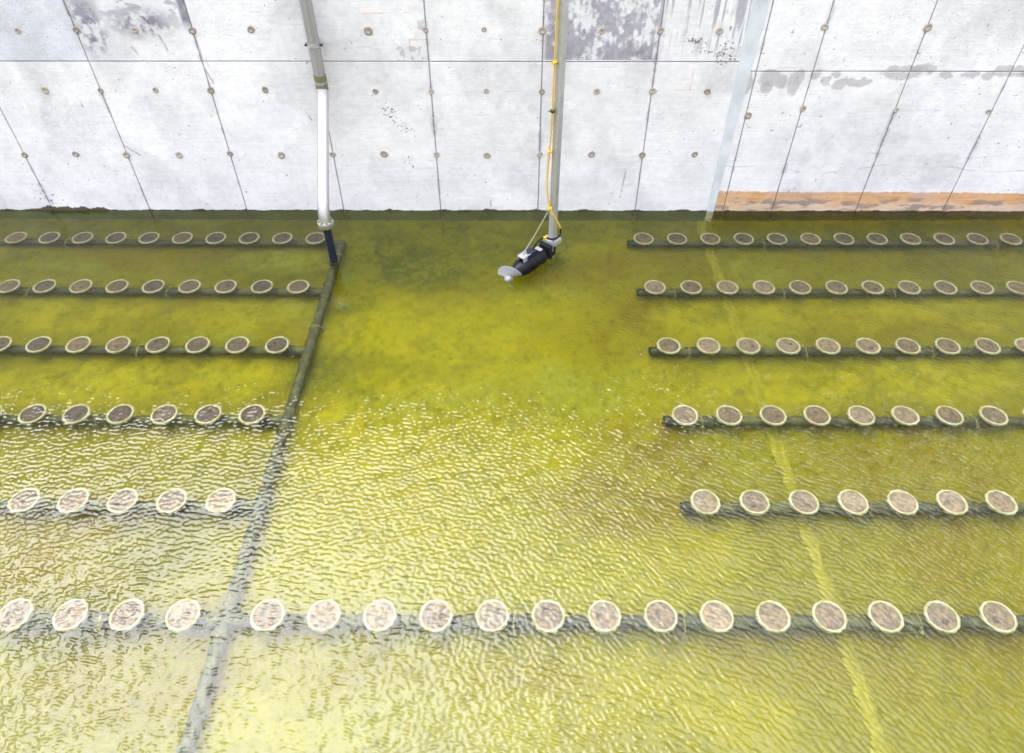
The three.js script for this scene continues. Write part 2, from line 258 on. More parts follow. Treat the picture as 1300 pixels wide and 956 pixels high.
const wallB = thing('concrete_wall', 'pale concrete wall with an orange tide band along its foot', 'wall');
const backMat = std({ color: lin(0.36, 0.355, 0.39), roughness: 1 });
part('core', new THREE.BoxGeometry(20.47, 6.6, 0.4).translate(-7.765, 2.7, WALL - 0.214), backMat, wallA);
part('core', new THREE.BoxGeometry(13.4, 6.6, 0.4).translate(9.2, 2.7, WALL - 0.214), backMat, wallB);
for (let k = -14; k <= 1; k++) {
  const x0 = 0.3077 + 1.22 * k, x1 = k === 1 ? 2.44 : x0 + 1.22;
  panel(x0, x1, -0.45, 1.868, wallA); panel(x0, x1, 1.868, WTOP, wallA);
}
const xsB = [2.52, 2.632, 3.245, 4.295, 5.39, 6.45, 7.5, 8.55, 9.6, 10.65, 11.7];
for (let k = 0; k + 1 < xsB.length; k++) { panel(xsB[k], xsB[k + 1], -0.45, 1.765, wallB); panel(xsB[k], xsB[k + 1], 1.765, WTOP, wallB); }
// mortar plugs over the form ties: a rim and a sunken, paler middle
const plugRim = [lin(0.36, 0.30, 0.245), lin(0.42, 0.36, 0.30), lin(0.29, 0.235, 0.185)].map((c) => std({ color: c, roughness: 1, bumpMap: grain, bumpScale: 0.002 }));
const plugMid = [lin(0.40, 0.345, 0.29), lin(0.34, 0.285, 0.23), lin(0.44, 0.395, 0.35)].map((c) => std({ color: c, roughness: 1 }));
function plugShape(seed) {
  const q = rng(seed), seg = 18, prof = [[0, -0.002], [0.35, -0.001], [0.5, 0.0035], [0.75, 0.006], [1, 0.0005]], rim = [], mid = [], idxR = [], idxM = [], wob = [];
  for (let i = 0; i < seg; i++) wob.push(0.8 + 0.32 * q()); 
  const at = (k, i) => { const a = i / seg * 2 * Math.PI, w = (wob[i % seg] + wob[(i + 1) % seg]) / 2, r = prof[k][0] * 0.042 * (k > 2 ? w : 0.75 + 0.25 * w); return [r * Math.cos(a), r * Math.sin(a) * 0.92, prof[k][1] + 0.004]; };
  for (let k = 2; k < 5; k++) for (let i = 0; i <= seg; i++) rim.push(...at(k, i));
  for (let k = 0; k < 3; k++) for (let i = 0; i <= seg; i++) mid.push(...at(k, i));
  for (let k = 0; k < 2; k++) for (let i = 0; i < seg; i++) { const a = k * (seg + 1) + i, b = a + seg + 1; idxR.push(a, b, a + 1, b, b + 1, a + 1); idxM.push(a, b, a + 1, b, b + 1, a + 1); }
  const mk = (p, x) => { const g = new THREE.BufferGeometry(); g.setAttribute('position', new THREE.Float32BufferAttribute(p, 3)); g.setIndex(x); g.computeVertexNormals(); const uv = []; for (let i = 0; i < p.length; i += 3) uv.push(p[i] * 0.4, p[i + 1] * 0.4); g.setAttribute('uv', new THREE.Float32BufferAttribute(uv, 2)); return g; };
  return [mk(rim, idxR), mk(mid, idxM)];
}
const plugs = [1, 2, 3, 4, 5].map(plugShape);
function plug(x, y, parent) {
  const k = Math.floor(R() * 5), rim = part('tie_plug', plugs[k][0], plugRim[Math.floor(R() * 3)], parent);
  rim.position.set(x + (R() - 0.5) * 0.02, y + (R() - 0.5) * 0.02, WALL + 0.001); rim.rotation.z = R() * 6.28; const s = 0.66 + 0.5 * R(); rim.scale.set(s, s, 1);
  part('filling', plugs[k][1], plugMid[Math.floor(R() * 3)], rim);
}
for (let i = -12; i <= 3; i++) for (const y of [0.773, 1.547, 2.194]) plug(0.3077 + 0.61 * i, y, wallA);
for (const [x, y] of [[3.237, 2.232], [3.252, 1.344], [2.652, 1.26], [4.305, 2.217], [4.3, 1.336], [5.362, 1.319], [5.39, 2.2], [6.45, 1.32]]) plug(x, y, wallB);
// sealed joint between the two pours, narrow at the water and wider above
{
  const s = new THREE.Shape(); s.moveTo(2.435, -0.27); s.lineTo(2.505, -0.27); s.lineTo(2.515, 0); s.lineTo(2.545, 1.2); s.lineTo(2.60, 2.6); s.lineTo(2.66, WTOP); s.lineTo(2.43, WTOP); s.lineTo(2.425, 1.2);
  const g = new THREE.ExtrudeGeometry(s, { depth: 0.05, bevelEnabled: true, bevelSize: 0.004, bevelThickness: 0.004, bevelSegments: 2, curveSegments: 4 }).translate(0, 0, WALL - 0.045);
  const t = paint(256, 512, (i, j, c) => { const k = 0.78 + 0.36 * tileFbm(i / 256, j / 512, 6, 33, 5); c[0] = 0.65 * k; c[1] = 0.68 * k; c[2] = 0.705 * k; });
  const m = part('sealant_strip', g, std({ map: t, roughness: 0.6, bumpMap: grain, bumpScale: 0.002 }), wallB); m.userData.label = 'smooth bluish white sealant strip over the joint';
}

// ---------------------------------------------------------------- water: a clear body with a rippled surface
{
  // rows of the grid run along the wall, closer together and narrower towards the near end
  const zs = [WALL - 0.07], outL = [-21.5, -17, -13, -10.5, -9], outR = [9, 10, 12, 15.5], NX = 1150;
  for (let z = WALL; z < -0.95;) { zs.push(z); z += 0.0072 + 0.0062 * sm(-2, -7.5, z); }
  zs.push(-0.4, 0.6, 2, 5, 9, 14, 19.5);
  const nx = outL.length + NX + outR.length, nz = zs.length;
  const colX = (i, z) => { if (i < outL.length) return outL[i]; if (i >= outL.length + NX) return outR[i - outL.length - NX]; const w = 3.5 + 4.2 * sm(-1, -8.5, z) ; return (2 * (i - outL.length) / (NX - 1) - 1) * w; };
  const q = rng(99), sets = [[], []];
  for (let i = 0; i < 36; i++) { // breeze from the wall on the left side, short irregular crests
    const a = Math.PI / 2 + (q() + q() + q() - 1.5) * 1.5, l = 0.032 + 0.046 * q() * q(), k = 2 * Math.PI / l;
    sets[0].push([k * Math.cos(a), k * Math.sin(a), q() * 6.283, l / 0.09]);
  }
  for (let i = 0; i < 32; i++) { // longer, slanting crests on the right side
    const a = Math.PI / 2 + 0.62 + (q() + q() + q() - 1.5) * 0.7, l = 0.030 + 0.042 * q() * q(), k = 2 * Math.PI / l;
    sets[1].push([k * Math.cos(a), k * Math.sin(a), q() * 6.283, l / 0.09]);
  }
  for (const s of sets) for (let i = 0; i < 9; i++) { const a = (s === sets[1] ? 0.5 : 0) + Math.PI / 2 + (q() - 0.5) * 2.2, l = 0.10 + 0.22 * q(), k = 2 * Math.PI / l; s.push([k * Math.cos(a), k * Math.sin(a), q() * 6.283, 0.32 * l / 0.09]); }   // longer, lower swell among the ripples
  const SLOPE = 0.158;
  for (const s of sets) { const n = Math.sqrt(s.reduce((t, w) => t + (w[3] * Math.hypot(w[0], w[1])) ** 2 / 2, 0)); for (const w of s) w[3] *= SLOPE / n; }
  const pos = new Float32Array((nx * nz + 4 + 2 * nx + 2 * nz) * 3), nor = new Float32Array(pos.length);
  for (let j = 0; j < nz; j++) for (let i = 0; i < nx; i++) {
    const z = zs[j], x = colX(i, z), o = (j * nx + i) * 3, inside = i >= outL.length && i < outL.length + NX && z > WALL - 0.01 && z < -0.94;
    let h = 0, hx = 0, hz = 0;
    if (inside) {
      const right = sm(-0.9, 1.8, x + 0.6 * (fbm(x * 0.8, z * 0.8, 301) - 0.5)), gust = 0.62 + 0.85 * fbm(x * 1.3, z * 1.3, 311, 3), calm = 0.30 + 0.70 * Math.max(sm(-5.2, -3.2, z), 0.75 * right, 0);
      const A = gust * calm, px = x + 0.05 * fbm(x * 2, z * 2, 321, 2), pz = z + 0.05 * fbm(x * 2 + 7, z * 2, 331, 2);
      for (let s = 0; s < 2; s++) { const w = A * Math.sqrt(s ? right : 1 - right); if (w < 0.01) continue; for (const [kx, kz, ph, am] of sets[s]) { const t = kx * px + kz * pz + ph, cc = Math.cos(t) * am * w; h += Math.sin(t) * am * w; hx += cc * kx; hz += cc * kz; } }
    }
    pos[o] = x; pos[o + 1] = h; pos[o + 2] = z;
    const l = Math.hypot(hx, 1, hz); nor[o] = -hx / l; nor[o + 1] = 1 / l; nor[o + 2] = -hz / l;
  }
  const idx = new Uint32Array((nx - 1) * (nz - 1) * 6 + 6 + 12 * (nx + nz)); let n = 0;
  for (let j = 0; j + 1 < nz; j++) for (let i = 0; i + 1 < nx; i++) { const a = j * nx + i, b = a + nx; idx[n++] = a; idx[n++] = b; idx[n++] = a + 1; idx[n++] = b; idx[n++] = b + 1; idx[n++] = a + 1; }
  // skirt and bottom (inside the floor slab)
  let v = nx * nz; const low = FLOOR - 0.05, ring = [];
  for (let i = 0; i < nx; i++) ring.push(i);
  for (let j = 1; j < nz; j++) ring.push(j * nx + nx - 1);
  for (let i = nx - 2; i >= 0; i--) ring.push((nz - 1) * nx + i);
  for (let j = nz - 2; j > 0; j--) ring.push(j * nx);
  const v0 = v;
  for (const t of ring) { pos[v * 3] = pos[t * 3]; pos[v * 3 + 1] = low; pos[v * 3 + 2] = pos[t * 3 + 2]; nor[v * 3 + 1] = -1; v++; }
  for (let t = 0; t < ring.length; t++) { const a = ring[t], b = ring[(t + 1) % ring.length], c = v0 + t, d = v0 + (t + 1) % ring.length; idx[n++] = a; idx[n++] = b; idx[n++] = c; idx[n++] = b; idx[n++] = d; idx[n++] = c; }
  const c0 = v0, c1 = v0 + nx - 1, c2 = v0 + nx - 1 + nz - 1, c3 = c2 + nx - 1;
  for (const t of [c0, c1, c2, c0, c2, c3]) idx[n++] = t;
  const g = new THREE.BufferGeometry();
  g.setAttribute('position', new THREE.BufferAttribute(pos.subarray(0, v * 3), 3)); g.setAttribute('normal', new THREE.BufferAttribute(nor.subarray(0, v * 3), 3)); g.setIndex(new THREE.BufferAttribute(idx.subarray(0, n), 1));
  const water = new THREE.MeshPhysicalMaterial({ color: 0xffffff, roughness: 0.0, metalness: 0, transmission: 1, thickness: 0.3, ior: 1.333, attenuationColor: lin(0.92, 0.91, 0.22), attenuationDistance: 0.7 });
  const m = ground('water', g, water); m.castShadow = false;
}

// ---------------------------------------------------------------- aeration pipework
const pipeMap = paint(256, 256, (i, j, c) => {
  const u = i / 256, v = j / 256, a = tileFbm(u, v, 5, 61), b = tileFbm(u, v, 24, 63, 3), t = sm(0.42, 0.62, a);
  const k = 0.82 + 0.36 * (b - 0.5);
  c[0] = (0.044 + 0.036 * t) * k; c[1] = (0.049 + 0.037 * t) * k; c[2] = (0.034 + 0.006 * t) * k;
});
pipeMap.repeat.set(2.2, 2.2);
const pvc = std({ map: pipeMap, roughness: 0.7, bumpMap: grain, bumpScale: 0.001 });
const pvcDark = std({ color: lin(0.02, 0.023, 0.018), roughness: 0.6 });
const rust = std({ color: lin(0.060, 0.046, 0.022), roughness: 0.9 });
const strapMat = std({ color: lin(0.17, 0.16, 0.07), roughness: 0.6, metalness: 0.1 });
const PY = -0.172, PR = 0.051, MX = -2.073, MR = 0.052;      // pipe axis height, radii, the manifold's line
const rows = [6.9568, 6.0298, 5.0929, 4.1751, 3.2502, 2.295].map((z) => -z), PITCHX = 0.3998;
const ring = (x, w, r, out = 0) => rod(V(x - w / 2, 0, 0), V(x + w / 2, 0, 0), r, 22);
const ordinal = ['first', 'second', 'third', 'fourth', 'fifth', 'sixth', 'seventh', 'eighth', 'ninth', 'tenth', 'eleventh', 'twelfth', 'thirteenth', 'fourteenth'];

// supports: a strap round the pipe on two threaded rods that stand on the floor plate
const strapG = mergeGeometries([new THREE.TorusGeometry(PR + 0.004, 0.0075, 8, 24).rotateY(Math.PI / 2), new THREE.BoxGeometry(0.022, 0.008, 0.03).translate(0, -0.01, PR + 0.018), new THREE.BoxGeometry(0.022, 0.008, 0.03).translate(0, -0.01, -PR - 0.018)].map((g) => g.toNonIndexed()));
const legG = mergeGeometries([rod(V(0, FLOOR - PY, 0), V(0, 0.012, 0), 0.005, 8), rod(V(0, 0.004, 0), V(0, 0.016, 0), 0.012, 6)]);
const plateG = slab(0.05, 0.17, 0.006, 0.002).rotateX(Math.PI / 2).translate(0, FLOOR - PY + 0.005, 0);
function support(x, z, parent, turn = 0) {
  const s = part('support_strap', strapG, strapMat, parent); s.position.set(x, 0, z); s.rotation.y = turn;
  for (const k of [-1, 1]) { const l = part('rod', legG, strapMat, s); l.position.z = k * (PR + 0.022); }
  part('foot_plate', plateG, strapMat, s);
}
// manifold running out from the wall, with a tee at every row
const manifold = thing('manifold_pipe', 'grey green manifold pipe under water, running out from below the drop pipe', 'pipe', [MX, PY, 0]);
{
  part('pipe', rod(V(0, 0, rows[0] + 0.16), V(0, 0, 3.2), MR, 28), pvc, manifold);
  const el = new THREE.TubeGeometry(new THREE.QuadraticBezierCurve3(V(-0.02, 0, rows[0]), V(0.012, 0, rows[0]), V(0, 0, rows[0] + 0.17)), 14, MR + 0.008, 22);
  part('elbow', el, pvc, manifold);
  for (const z of rows.slice(1)) {
    const body = part('tee', mergeGeometries([rod(V(0, 0, z - 0.13), V(0, 0, z + 0.13), MR + 0.006, 26), rod(V(0, 0, z), V(-0.15, 0, z), PR + 0.006, 22), ...(z === rows[5] ? [rod(V(0, 0, z), V(0.15, 0, z), PR + 0.009, 22)] : [])]), pvc, manifold);
    for (const k of [-0.13, 0.13]) part('collar', rod(V(0, 0, z + k - 0.006), V(0, 0, z + k + 0.006), MR + 0.0105, 26), rust, body);
  }
  for (const z of [under(400, 412, 0.1).z, -3.72, -1.3]) support(0, z, manifold, Math.PI / 2);
  part('coupling', rod(V(0, 0, rows[0] + 0.25), V(0, 0, rows[0] + 0.275), MR + 0.012, 26), strapMat, manifold);
}
// laterals
const clips = [[[87, 307.5], [967, 306], [1259, 306]], [[38, 371], [214, 370], [855, 368], [992, 368], [1132, 370]], [[178, 442], [874, 445], [1021, 444], [1180, 444]], [[125, 532], [890, 534], [1235, 532]], [[1102, 644], [70, 645]], [[360, 788], [652, 793], [869, 793], [1167, 790], [128, 788]]];
const spanL = [10, 9, 8, 7, 5, 4], spanR = [12, 11, 10, 9, 7, 14];
function lateral(label, x0, x1, z, list, capAt) {
  const t = thing('lateral_pipe', label, 'pipe', [0, PY, z], 'submerged lateral pipes');
  part('pipe', rod(V(x0, 0, 0), V(x1, 0, 0), PR, 24), pvc, t);
  for (const p of list) support(p, 0, t);
  for (const p of list) part('coupling', ring(p + 0.06, 0.10, PR + 0.006), pvc, t);
  if (capAt !== undefined) part('end_cap', mergeGeometries([rod(V(capAt, 0, 0), V(capAt + 0.07, 0, 0), PR + 0.008, 22), new THREE.SphereGeometry(PR + 0.008, 20, 8, 0, Math.PI * 2, 0, Math.PI / 2).scale(1, 0.35, 1).rotateZ(Math.PI / 2).translate(capAt, 0, 0)]), pvcDark, t);
  return t;
}
rows.forEach((z, r) => {
  const xs = clips[r].map(([px, py]) => onLevel(px, py, -0.1).x), L = xs.filter((x) => x < MX), Rr = xs.filter((x) => x > MX), n = ordinal[r];
  const a = lateral(`${n} lateral pipe out from the wall, on the drop pipe side of the tank`, -11, MX - (r ? 0.13 : 0.02), z, L);
  if (r) { // union with bolted flanges between the last disc and the tee
    part('union_flange', ring(MX - 0.17, 0.022, PR + 0.022), pvcDark, a); const u = part('union_flange', ring(MX - 0.20, 0.022, PR + 0.022), pvcDark, a);
    for (const [y, zz] of [[0.066, 0], [-0.02, 0.064], [-0.066, 0], [0.03, -0.06]]) part('bolt', rod(V(MX - 0.225, y, zz), V(MX - 0.14, y, zz), 0.007, 8), strapMat, u);
    part('gasket', ring(MX - 0.150, 0.012, PR + 0.014), rust, a);
  }
  if (r < 5) lateral(`${n} lateral pipe out from the wall, with its capped end near the mixer`, 1.5607 - 0.16, 12, z, Rr, 1.5607 - 0.17);
  else lateral('sixth lateral pipe out from the wall, running on from the manifold across the open floor', MX + 0.13, 12, z, Rr);
});
// disc diffusers
const DR = 0.1185;
const ringG = (() => {
  const prof = [[0.098, -0.006], [0.0992, 0.006], [0.1022, 0.0115], [0.1085, 0.013], [0.1135, 0.0105], [DR, 0.004], [DR, -0.018], [0.112, -0.024]].map(([x, y]) => new THREE.Vector2(x, y));
  const g = new THREE.LatheGeometry(prof, 72), p = g.attributes.position;                 // grips cut into the rim
  for (let i = 0; i < p.count; i++) { const x = p.getX(i), z = p.getZ(i), r = Math.hypot(x, z), k = r > 0.11 ? 1 + 0.026 * sm(0.2, 0.8, 0.5 + 0.5 * Math.cos(12 * Math.atan2(z, x))) : 1; p.setX(i, x * k); p.setZ(i, z * k); }
  g.computeVertexNormals();
  return g;
})();
const memG = (() => { const p = []; for (let k = 0; k <= 8; k++) { const r = 0.1005 * k / 8; p.push(new THREE.Vector2(Math.max(r, 1e-4), 0.0095 - 0.008 * (k / 8) ** 2)); } const g = new THREE.LatheGeometry(p.reverse(), 36); const q = g.attributes.position, uv = g.attributes.uv; for (let i = 0; i < q.count; i++) uv.setXY(i, 0.5 + q.getX(i) * 4.2, 0.5 + q.getZ(i) * 4.2); return g; })();
const dishG = new THREE.LatheGeometry([[0.112, -0.022], [0.10, -0.034], [0.05, -0.046], [0.024, -0.052], [0.022, -0.11]].map(([x, y]) => new THREE.Vector2(x, y)), 28);
const saddleG = mergeGeometries([rod(V(0, -0.112, 0), V(0, -0.04, 0), 0.026, 16), new THREE.CylinderGeometry(PR + 0.006, PR + 0.006, 0.085, 20, 1, true).rotateZ(Math.PI / 2).translate(0, -0.136, 0)]);
const memMaps = [0, 1, 2, 3, 4].map((s) => paint(256, 256, (i, j, c) => {
  const u = i / 256, v = j / 256, a = fbm(u * 9, v * 9, 400 + s * 10), b = fbm(u * 34, v * 34, 405 + s * 10, 3), d = noise(u * 60, v * 60, 409 + s);
  const rad = Math.hypot(u - 0.5, v - 0.5), slit = 0.93 + 0.07 * Math.sin(rad * 320);
  let k = (0.62 + 0.55 * a + 0.5 * (b - 0.5)) * slit; if (d > 0.93) k *= 0.5;
  const q = Math.hypot(u - 0.5 - 0.14 * Math.sin(s * 2.4 + 1), v - 0.5 - 0.14 * Math.cos(s * 3.1)) + 0.16 * (b - 0.5) + 0.1 * (a - 0.5); if (s > 1) k *= 1 - 0.5 * sm(0.055 + 0.02 * s, 0.03, q);          // a clot of sludge on some
  const t = sm(0.45, 0.65, a);
  c[0] = (0.78 + 0.22 * t) * k; c[1] = (0.78 + 0.14 * t) * k; c[2] = (0.78 - 0.02 * t) * k;
}, THREE.ClampToEdgeWrapping));
const memTone = [lin(0.105, 0.080, 0.052), lin(0.084, 0.065, 0.046), lin(0.145, 0.108, 0.066), lin(0.205, 0.158, 0.110), lin(0.25, 0.20, 0.145)];
const memMat = []; for (const c of memTone) for (const m of memMaps) memMat.push(std({ map: m, color: c, roughness: 0.9, bumpMap: m, bumpScale: 0.002 }));
const ringMaps = [0, 1, 2].map((q) => paint(256, 32, (i, j, c) => { const u = i / 256, a = tileNoise(u * 9, 0.5, 9, 501 + q), b = tileNoise(u * 40, j / 8, 40, 511 + q), t = sm(0.55, 0.85, a) * 0.75 + sm(0.72, 0.9, b) * 0.5, k = 0.9 + 0.2 * b; c[0] = (0.34 - 0.10 * t) * k; c[1] = (0.33 - 0.10 * t) * k; c[2] = (0.21 - 0.14 * t) * k; }));
const ringMat = ringMaps.map((m) => std({ map: m, roughness: 0.6 }));
const dishMat = std({ color: lin(0.05, 0.055, 0.035), roughness: 0.7 });
const Q = rng(31);
function disc(x, z, label, group, tones) {
  const t = thing('disc_diffuser', label, 'diffuser', [x, PY + 0.136, z], group);
  t.rotation.set((Q() - 0.5) * 0.06, Q() * 6.28, (Q() - 0.5) * 0.06);
  part('retaining_ring', ringG, ringMat[Math.floor(Q() * 3)], t);
  part('membrane', memG, memMat[tones[Math.floor(Q() * tones.length)] * 5 + Math.floor(Q() * 5)], t);
  part('dish', dishG, dishMat, t);
  const s = part('saddle', saddleG, pvc, t); s.rotation.y = -t.rotation.y;
}
rows.forEach((z, r) => {
  for (let k = 0; k < spanL[r]; k++) disc(-2.3725 - k * PITCHX + (r === 5 ? 0.0235 : 0), z, r < 5 ? `${ordinal[k]} disc from the manifold on the ${ordinal[r]} pipe row out from the wall` : `${ordinal[k]} disc from the manifold on the sixth row, on its shorter drop pipe side`, 'discs beside the manifold', r < 4 ? (k < 4 ? [0, 1] : [0, 1, 2]) : [3, 4]);
  const x0 = r < 5 ? 1.5607 : -1.7455;
  for (let k = 0; k < spanR[r]; k++) disc(x0 + k * PITCHX, z, r < 5 ? `${ordinal[k]} disc from the capped end on the ${ordinal[r]} pipe row out from the wall` : `${ordinal[k]} disc from the manifold on the sixth row, where it crosses the open floor`, r < 5 ? 'discs on the capped pipe rows' : 'discs on the row across the open floor', r < 1 ? [0, 2] : r < 4 ? [2, 3] : [3, 4]);
});

// ---------------------------------------------------------------- steel drop pipe from the wall down to the manifold
const brushed = grey(256, 256, (i, j) => 0.35 + 0.3 * tileFbm(i / 256, j / 256 * 0.06, 48, 73, 3));
const steel = std({ color: lin(0.60, 0.60, 0.62), metalness: 0.95, roughness: 0.9, roughnessMap: brushed });
const steelDull = std({ color: lin(0.40, 0.395, 0.40), metalness: 0.6, roughness: 1.0, roughnessMap: grey(128, 256, (i, j) => 0.55 + 0.2 * tileFbm(i / 128, j / 256 * 0.06, 32, 79, 3)), map: paint(128, 256, (i, j, c) => { const k = 0.7 + 0.6 * tileFbm(i / 128, j / 256 * 0.12, 24, 77, 4); c[0] = 0.93 * k; c[1] = 0.92 * k; c[2] = 0.90 * k; }) });
steelDull.map.repeat.set(3, 0.6);
const stainMat = std({ color: lin(0.20, 0.19, 0.11), metalness: 0.4, roughness: 0.8 });
const navy = std({ color: lin(0.010, 0.014, 0.034), roughness: 0.38 });
{
  const t = thing('drop_pipe', 'steel air pipe coming down the wall, with a dark blue foot in the water', 'pipe', [MX, 0, 0]);
  const zW = -7.385, r = 0.062, zF = -6.515;
  part('upper_pipe', rod(V(0, 1.66, zW), V(0, WTOP + 0.1, zW), r, 30), steelDull, t);
  part('coupling', rod(V(0, 1.72, zW), V(0, 1.79, zW), r + 0.004, 30), stainMat, t); part('coupling', rod(V(0, 1.62, zW), V(0, 1.69, zW), r + 0.004, 30), stainMat, t);
  const c1 = new THREE.QuadraticBezierCurve3(V(0, 1.69, zW), V(0, 1.59, zW), V(0, 1.51, zW + 0.075));
  const c2 = new THREE.QuadraticBezierCurve3(V(0, 0.735, zF - 0.095), V(0, 0.64, zF), V(0, 0.50, zF));
  part('elbow', new THREE.TubeGeometry(c1, 12, r + 0.001, 30), steel, t); part('elbow', new THREE.TubeGeometry(c2, 14, r + 0.001, 30), steel, t);
  part('sloping_pipe', rod(V(0, 0.735, zF - 0.095), V(0, 1.51, zW + 0.075), r, 30), steel, t);
  for (const y of [2.10, 3.6]) {
    const c = part('clamp', mergeGeometries([new THREE.CylinderGeometry(r + 0.006, r + 0.006, 0.035, 28).translate(0, y, zW), new THREE.BoxGeometry(0.19, 0.035, 0.012).translate(0, y, zW), new THREE.BoxGeometry(0.06, 0.05, 0.15).translate(0, y, zW - 0.08)].map((g) => g.toNonIndexed())), steel, t);
    for (const s of [-1, 1]) part('bolt', rod(V(s * 0.082, y, zW - 0.03), V(s * 0.082, y, zW + 0.03), 0.011, 8), pvcDark, c);
  }
  part('flange', rod(V(0, 0.485, zF), V(0, 0.51, zF), 0.088, 32), steelDull, t); const fl = part('flange', rod(V(0, 0.452, zF), V(0, 0.481, zF), 0.090, 32), stainMat, t);
  for (let k = 0; k < 8; k++) { const a = (k + 0.5) / 8 * 2 * Math.PI; part('bolt', rod(V(0.074 * Math.cos(a), 0.438, zF + 0.074 * Math.sin(a)), V(0.074 * Math.cos(a), 0.528, zF + 0.074 * Math.sin(a)), 0.009, 6), stainMat, fl); }
  part('foot_pipe', rod(V(0, -0.08, zF), V(0, 0.456, zF), 0.046, 26), navy, t);
  part('socket', rod(V(0, -0.12, zF), V(0, -0.045, zF), 0.058, 26), rust, t);
}

// ---------------------------------------------------------------- mixer on its mast
const castGrey = std({ color: lin(0.34, 0.34, 0.35), roughness: 0.45, metalness: 0.25 });
const galv = std({ color: lin(0.52, 0.525, 0.53), roughness: 0.4, metalness: 0.6, map: paint(128, 128, (i, j, c) => { const k = 0.78 + 0.4 * tileFbm(i / 128, j / 128, 10, 83, 4); c[0] = c[1] = c[2] = k; }) });
const black = new THREE.MeshPhysicalMaterial({ color: lin(0.004, 0.0045, 0.008), roughness: 0.38, specularIntensity: 0.5 });
const blackMatt = new THREE.MeshPhysicalMaterial({ color: lin(0.008, 0.008, 0.010), roughness: 0.7, specularIntensity: 0.5 });
const yellow = std({ color: lin(0.62, 0.40, 0.006), roughness: 0.55 });
const bladeMat = std({ color: lin(0.23, 0.23, 0.24), roughness: 0.5, metalness: 0.2 });
const slimed = std({ color: lin(0.10, 0.11, 0.03), roughness: 0.9 });
const MAST = V(0.448, 0, -6.665);
{
  const t = thing('mixer_mast', 'square galvanised steel mast standing in the water and carrying the mixer', 'mast', [MAST.x, FLOOR, MAST.z]);
  t.rotation.y = 0.86;
  part('post', slab(0.072, WTOP + 1.2, 0.072, 0.006).translate(0, (WTOP + 1.2) / 2, 0), galv, t);
  part('foot_plate', slab(0.26, 0.26, 0.012, 0.003).rotateX(Math.PI / 2).translate(0, 0.01, 0), slimed, t);
}
